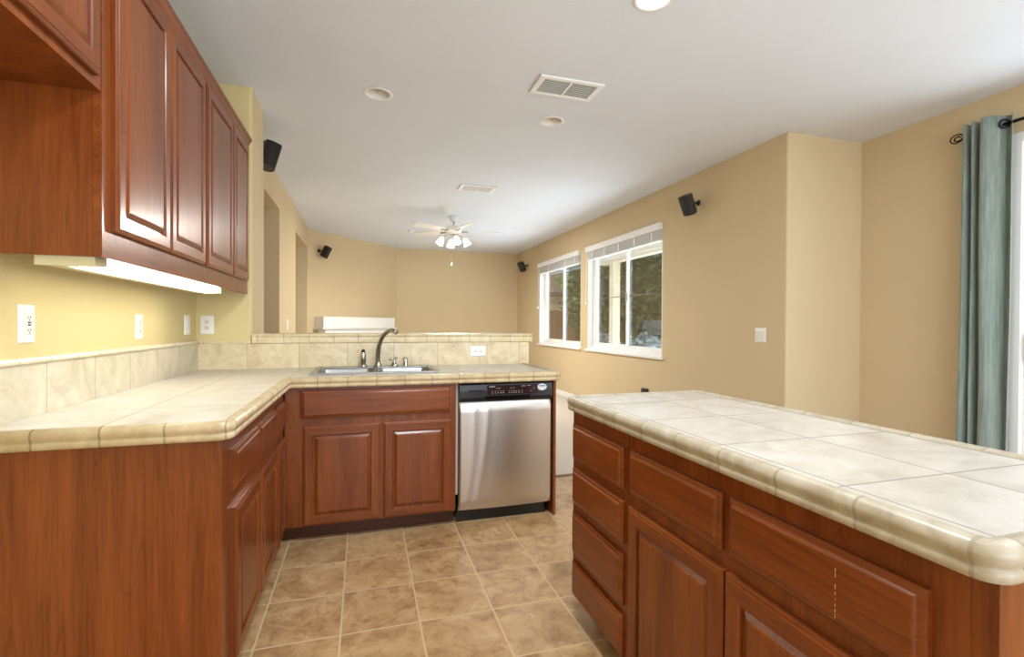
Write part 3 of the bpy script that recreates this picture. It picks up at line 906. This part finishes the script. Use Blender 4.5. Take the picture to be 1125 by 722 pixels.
# ---------------------------------------------------------------- ceiling fittings
def vent(name, label, x0, x1, y0, y1, nslat, inner, slatm):
    t = thing(name, label, 'vent', ((x0+x1)/2, (y0+y1)/2, CH-.012), 'ceiling vents')
    fw = .038
    xm = (x0+x1)/2
    holed(2, CH-.014, CH-.0008, x0, x1, y0, y1, [(x0+fw, xm-.008, y0+fw*.8, y1-fw*.8), (xm+.008, x1-fw, y0+fw*.8, y1-fw*.8)]).build('frame', WHITE, t, bevel=.004)
    bx(x0+fw, x1-fw, y0+fw*.8, y1-fw*.8, CH-.0022, CH-.0008).build('duct', inner, t)
    for a, b in ((x0+fw+.001, xm-.009), (xm+.009, x1-fw-.001)):
        sl = MB()
        for k in range(nslat):
            y = y0+fw*.8+(k+.7)*(y1-y0-2*fw*.8)/nslat
            sl.obox(((a+b)/2, y, CH-.0075), (1, 0, 0), (0, math.cos(R(30)), -math.sin(R(30))), (0, math.sin(R(30)), math.cos(R(30))), (b-a)/2, .0058 if nslat > 8 else .0042, .0008)
        sl.build('louvers', slatm, t)
    return t
vent('return_vent', 'square white ceiling return vent with grey slats above the kitchen', 1.04, 1.475, 2.825, 3.065, 8, plain('duct_dark', srgb(16, 17, 17), .8), plain('louver_grey', srgb(196, 199, 196), .5))
vent('supply_vent', 'small white slatted ceiling vent in front of the fan', 1.02, 1.425, 5.285, 5.54, 9, plain('duct_pale', srgb(200, 202, 204), .6), plain('louver_white', srgb(214, 216, 218), .5))
def can(label, x, y, lit):
    t = thing('recessed_light', label, 'ceiling light', (x, y, CH-.004), 'recessed ceiling lights')
    MB().lathe((x, y, CH-.0005), [(.074, .0), (.094, -.0008), (.095, -.003), (.091, -.0055), (.080, -.006), (.0745, -.002), (.074, .002)], 36, cap0=False, cap1=False).build('trim_ring', WHITE, t)
    mb = MB(); mb.lathe((x, y, CH-.001), [(.0745, 0), (.073, .05), (.068, .12), (.040, .134), (.001, .135)], 36, cap0=False)
    mb.build('baffle', plain('baffle_white', srgb(244, 240, 230), .45), t, fix=False)
    if lit:
        MB().lathe((x, y, CH+.012), [(.001, -.004), (.045, -.003), (.060, .003), (.058, .02), (.03, .05), (.001, .055)], 30).build('bulb', emit('lit_bulb', (1, .97, .90, 1), 7.0), t)
        lamp('SPOT', 'recessed_lamp', (x, y, CH-.02), 14, (1.0, .98, .95), .06, spot_size=R(140), spot_blend=.8)
    else:
        MB().lathe((x, y, CH+.065), [(.001, -.004), (.030, -.002), (.042, .006), (.040, .02), (.02, .05), (.001, .055)], 24).build('bulb', plain('unlit_bulb', srgb(245, 243, 236), .3), t)
can('unlit recessed ceiling light left of the square vent, above the sink', cans[0][0], cans[0][1], False)
can('unlit recessed ceiling light just beyond the square vent', cans[1][0], cans[1][1], False)
can('lit recessed ceiling light cut off by the top of the picture', cans[2][0], cans[2][1], True)
tag(MB().lathe((0.747, 8.21, CH-.0008), [(.055, 0), (.055, -.012), (.045, -.02), (.02, -.022)], 24).build('smoke_alarm', WHITE), 'tiny flat white disc on the ceiling left of the fan', 'smoke alarm')

# ceiling fan with four lit shades
FX, FY = 1.235, 6.95
fan = thing('ceiling_fan', 'white ceiling fan with lit glass shades over the living room', 'ceiling fan', (FX, FY, CH))
FW = plain('fan_white', srgb(238, 236, 230), .4)
MB().lathe((FX, FY, CH-.0008), [(.068, 0), (.066, -.02), (.05, -.06), (.025, -.075), (.001, -.076)], 24).build('canopy', FW, fan)
MB().tube([(FX, FY, CH-.07), (FX, FY, CH-.14)], .012, 12).build('downrod', CHROME, fan)
MB().lathe((FX, FY, CH-.13), [(.02, 0), (.075, -.008), (.115, -.03), (.118, -.07), (.10, -.095), (.05, -.105), (.035, -.12), (.001, -.121)], 30).build('motor_housing', FW, fan)
for k in range(5):
    a = R(10+72*k-16.9)
    d = Vector((math.cos(a), math.sin(a), 0)); s = Vector((-d.y, d.x, 0)); tl = (s*math.cos(R(12))+Vector((0, 0, 1))*math.sin(R(12)))
    nn = d.cross(tl)
    o = Vector((FX, FY, CH-.205))
    mb = MB(); rs = []
    for q, w in ((.19, .048), (.22, .058), (.40, .066), (.60, .070), (.655, .064), (.668, .045)):
        rs.append([o+d*q-tl*w-nn*.004, o+d*q+tl*w-nn*.004, o+d*q+tl*w+nn*.004, o+d*q-tl*w+nn*.004])
    mb.rings(rs); bl = mb.build('blade', FW, fan)
    MB().tube([o+d*.09+Vector((0, 0, -.0)), o+d*.15+Vector((0, 0, -.012)), o+d*.23+Vector((0, 0, -.008))], .012, 8).build('blade_bracket', CHROME, bl)
SHADE = emit('lit_glass_shade', (1.0, .93, .80, 1), 2.2)
for k in range(4):
    a = R(90*k+20-16.9)
    d = Vector((math.cos(a), math.sin(a), 0))
    p0 = Vector((FX, FY, CH-.255)); p1 = p0+d*.10+Vector((0, 0, -.015)); p2 = p0+d*.16+Vector((0, 0, -.055))
    arm = MB().tube([p0, p1, p2], .009, 8).build('light_arm', CHROME, fan)
    dn = (d*.55+Vector((0, 0, -1))).normalized()
    MB().lathe(p2, [(.020, 0), (.030, .012), (.040, .045), (.052, .085), (.060, .105), (.055, .104), (.036, .05), (.02, .015)], 18, dn, cap0=False, cap1=False).build('glass_shade', SHADE, arm)
    fl = lamp('SPOT', 'fan_lamp', tuple(p2+dn*.08), 70, (1.0, .95, .88), .03, spot_size=R(165), spot_blend=.6)
    fl.rotation_euler = dn.to_track_quat('-Z', 'Y').to_euler()
MB().tube([(FX-.03, FY, CH-.25), (FX-.03, FY, 2.07)], .0022, 6).build('pull_chain', CHROME, fan)
MB().lathe((FX-.03, FY, 2.035), [(.004, .04), (.012, .03), (.014, .012), (.006, 0)], 12).build('chain_knob', FW, fan)

# ---------------------------------------------------------------- mantel
mt = thing('fireplace_mantel', 'white fireplace mantel box on the angled wall seen above the tile ledge', 'mantel', tuple(A+U*1.03))
def dbox(u0, u1, n0, n1, z0, z1):
    return MB().obox(A+U*(u0+u1)/2+N*(n0+n1)/2+Vector((0, 0, (z0+z1)/2)), U, N, (0, 0, 1), (u1-u0)/2, (n1-n0)/2, (z1-z0)/2)
dbox(.135, 1.93, .002, .20, 1.125, 1.315).build('mantel_box', WHITE, mt, bevel=.004)
dbox(.10, 1.965, .002, .22, 1.105, 1.122).build('ledge_strip', WHITE, mt, bevel=.004)
dbox(.20, 1.865, .002, .17, .98, 1.104).build('frieze', WHITE, mt, bevel=.004)
dbox(.20, .42, .002, .15, 0.0, .979).build('pilaster', WHITE, mt, bevel=.004)
dbox(1.645, 1.865, .002, .15, 0.0, .979).build('pilaster', WHITE, mt, bevel=.004)

# ---------------------------------------------------------------- blinds
SLATM = plain('blind_slat', srgb(243, 242, 240), .45)
def blind(label, w):
    y0, y1, z0, z1 = w
    t = thing('window_blind', label, 'blind', (XR, (y0+y1)/2, z1), 'raised white window blinds')
    bx(XR-.045, XR+.05, y0+.004, y1-.004, z1-.072, z1+.008).build('valance', WHITE, t, bevel=.004)
    for k in range(9):
        z = z1-.078-k*.0115
        MB().obox((XR+.005, (y0+y1)/2, z), (1, 0, 0), (0, 1, 0), (0, 0, 1), .026, (y1-y0)/2-.03, .0022).build('slat', SLATM, t)
    bx(XR-.02, XR+.03, y0+.03, y1-.03, z1-.196, z1-.181).build('bottom_rail', WHITE, t, bevel=.003)
    for q in (.10, .3, .5, .7, .90):
        y = y0+(y1-y0)*q
        bx(XR-.0235, XR-.0215, y-.012, y+.012, z1-.185, z1-.074).build('ladder_tape', WHITE, t)
    yc = y1-.03
    MB().tube([(XR-.03, yc, z1-.07), (XR-.03, yc+.005, 1.9), (XR-.03, yc+.02, 1.56)], .003, 6).build('lift_cord', WHITE, t)
    MB().lathe((XR-.03, yc+.02, 1.50), [(.004, .06), (.010, .045), (.013, .01), (.010, 0)], 12).build('tassel', WHITE, t)
    return t
blind('white blind drawn up at the far, left window', W1)
blind('white blind drawn up at the near, right window', W2)

# ---------------------------------------------------------------- curtain and rod
RX, RZ = XS-.085, 2.495
rod = thing('curtain_rod', 'black iron curtain rod with scrolled end above the patio door', 'curtain rod', (RX, 1.1, RZ))
MB().tube([(RX, -0.20, RZ), (RX, 2.285, RZ)], .010, 12).build('pole', IRON, rod)
sw = []
for k in range(40):
    q = k/39; a = R(-90+q*620); r = .052*(1-.72*q)
    sw.append((RX-.01+.012*q, 2.335+r*math.cos(a)*.9, RZ+.0+r*math.sin(a)*.62))
MB().tube([(RX, 2.28, RZ), (RX-.005, 2.302, RZ-.018)]+sw, .0045, 8).build('finial', IRON, rod)
MB().tube([(XS-.001, 2.285, RZ-.02), (RX+.02, 2.285, RZ-.02), (RX, 2.285, RZ-.011)], .006, 8).build('bracket', IRON, rod)
MB().tube([(XS-.001, 0.0, RZ-.02), (RX+.02, 0.0, RZ-.02), (RX, 0.0, RZ-.011)], .006, 8).build('bracket', IRON, rod)
cu = thing('curtain', 'sage green grommet curtain panel hanging beside the patio door', 'curtain', (RX, 2.18, 0.02))
sec = [(2.305, .000), (2.300, -.045), (2.287, -.058), (2.276, -.030), (2.272, .028), (2.262, .050), (2.253, .020), (2.249, -.040), (2.238, -.058), (2.228, -.035), (2.225, .022), (2.214, .046), (2.204, .010), (2.196, -.045), (2.178, -.070), (2.150, -.062), (2.120, -.030), (2.100, .012), (2.085, .035), (2.066, .026), (2.052, -.012)]
fine = bez([(a, b, 0) for a, b in sec], 100)
mb = MB(); nz = 26; rows = []
for j in range(nz+1):
    v = j/nz; z = .03+(2.555-.03)*v; row = []
    for i, p in enumerate(fine):
        amp = 1.0+.12*math.sin(v*5+i*.05)
        sq = 1.0+.06*(1-v)*math.sin(i*.11+1.2)-.03*(1-v)
        y = 2.158+(p.x-2.175)*sq+.006*math.sin(v*7+i*.13)*(1-v)
        row.append((RX+p.y*amp*(.9+.2*(1-v)), y, z+(.012*math.sin(i*.2) if j == nz else 0)*.4))
    rows.append(mb.add(row))
for j in range(nz):
    for i in range(len(fine)-1):
        mb.face([rows[j]+i, rows[j]+i+1, rows[j+1]+i+1, rows[j+1]+i], True)
co = mb.build('panel', FABRIC, cu)
so = co.modifiers.new('thickness', 'SOLIDIFY'); so.thickness = .003
for (gy, gx, ax) in ((2.128, -.055, (-.8, -.5, 0)),):
    MB().lathe((RX-.012, 2.074, RZ), [(.020, -.003), (.030, -.003), (.031, .002), (.028, .005), (.020, .004)], 22, (-.62, -.78, 0), cap0=False, cap1=False).build('grommet', IRON, cu)

# ---------------------------------------------------------------- outdoors
ground = struct(bx(4.2, 30, -12, 40, -.25, -.13).build('ground', CONC))
struct(bx(3.42, 4.2, 3.26, 40, -.25, -.13).build('ground_strip', CONC))
pt = thing('patio_cover', 'white lattice patio cover outside the near window', 'patio cover', (5.0, 7.6, -.13))
for y in (10.0,):
    bx(5.40, 5.58, y-.09, y+.09, -.13, 2.62).build('post', LATT, pt, bevel=.006)
bx(5.40, 5.58, 3.5, 10.6, 2.62, 2.80).build('beam', LATT, pt)
for k in range(16):
    y = 3.6+k*.45
    bx(3.43, 5.9, y-.022, y+.022, 2.80, 2.92).build('rafter', LATT, pt)
for k in range(9):
    x = 3.6+k*.27
    bx(x-.02, x+.02, 3.5, 10.6, 2.921, 2.96).build('lattice_strip', LATT, pt)
fe = thing('fence', 'brown wooden board fence at the end of the yard', 'fence', (11, 21, -.13))
bx(4.2, 14.8, 20.95, 21.0, -.13, 1.86).build('board_panel', FENCE, fe)
bx(4.2, 14.8, 20.90, 20.95, 1.60, 1.70).build('rail', FENCE, fe)
for k in range(5):
    bx(4.4+k*2.5, 4.5+k*2.5, 20.85, 20.95, -.13, 1.9).build('post', FENCE, fe)
hs = thing('neighbor_house', 'tan neighboring house with low brown roof beyond the fence', 'house', (9, 27, -.13))
bx(4.5, 11.2, 25, 31, -.13, 2.75).build('wall', STUCCO, hs)
mb = MB()
mb.rings([[(x, 24.3, 2.75), (x, 31.5, 2.75), (x, 31.5, 2.9), (x, 28, 4.6), (x, 24.3, 2.95)] for x in (3.9, 11.8)])
mb.build('roof', ROOFT, hs)

def leaves(mb, c, rad, n, size, rng):
    for _ in range(n):
        while True:
            p = Vector((rng.uniform(-1, 1), rng.uniform(-1, 1), rng.uniform(-1, 1)))
            if .15 < p.length < 1: break
        q = Vector((c[0]+p.x*rad[0], c[1]+p.y*rad[1], c[2]+p.z*rad[2]))
        d = Vector((rng.uniform(-1, 1), rng.uniform(-1, 1), rng.uniform(-.8, .5))).normalized()
        s = d.orthogonal().normalized()
        s = Matrix.Rotation(rng.uniform(0, 6.28), 3, d) @ s
        L = size*rng.uniform(.7, 1.4); w = L*.32
        i = mb.add([q, q+d*L*.5+s*w, q+d*L, q+d*L*.5-s*w])
        mb.face([i, i+1, i+2, i+3])
def tree(label, x, y, h, r, n, m, seed, low=.3, size=.16):
    rng = random.Random(seed)
    t = thing('tree', label, 'tree', (x, y, -.13), 'trees outside the windows')
    MB().tube([(x, y, -.13), (x+.1, y, h*.4), (x, y+.1, h*.8)], [.13, .09, .03], 8).build('trunk', BARK, t)
    mb = MB()
    for k in range(7):
        z = low+(h-low)*(k+.5)/7
        leaves(mb, (x+rng.uniform(-.3, .3)*r, y+rng.uniform(-.3, .3)*r, z), (r, r, (h-low)/8), n//7, size, rng)
    mb.build('crown', m, t, fix=False)
tree('dark leafy tree filling the right pane of the near window', 8.6, 13.4, 5.2, 1.4, 13000, LEAF_D, 1, .3, .2)
tree('dark leafy tree seen between the frame and the white post of the near window', 8.9, 17.2, 5.6, 1.1, 13000, LEAF_D, 2, .3, .22)
tree('dark leafy tree at the far right of the near window view', 13.2, 18.4, 6.0, 1.8, 12000, LEAF_D, 3, .3, .26)
tree('bright green tree behind the fence seen in the far window', 10.3, 22.6, 3.6, 1.0, 2400, LEAF_L, 4, 1.0, .22)
tree('dark tree towering over the neighboring roof', 11.0, 38.0, 9.0, 3.4, 9000, LEAF_D, 5, 2.0, .5)
def haze_shrub(label, x, y, h, r, seed):  # added low bushes standing in for the bluish reflection in the pane
    rng = random.Random(seed)
    t = thing('haze_shrub', label, 'haze_shrub', (x, y, -.13), 'low shrubs added for the glass haze')
    MB().tube([(x, y, -.13), (x, y, h*.5)], .03, 6).build('stem', BARK, t)
    mb = MB(); leaves(mb, (x, y, h*.5-.05), (r, r, h*.5), 1500, .09, rng)
    mb.build('foliage', LEAF_HAZE, t, fix=False)
haze_shrub('blue-grey low bush added for glass haze at the bottom of the near window, middle of three', 6.5, 10.3, 1.05, .55, 11)
haze_shrub('blue-grey low bush added for glass haze at the bottom of the near window, rightmost of three', 6.2, 8.8, 1.0, .55, 12)
haze_shrub('blue-grey low bush added for glass haze at the bottom of the near window, leftmost of three', 6.2, 11.9, 1.05, .55, 13)

for o in bpy.data.objects:
    if '_o' in o.keys(): del o['_o']
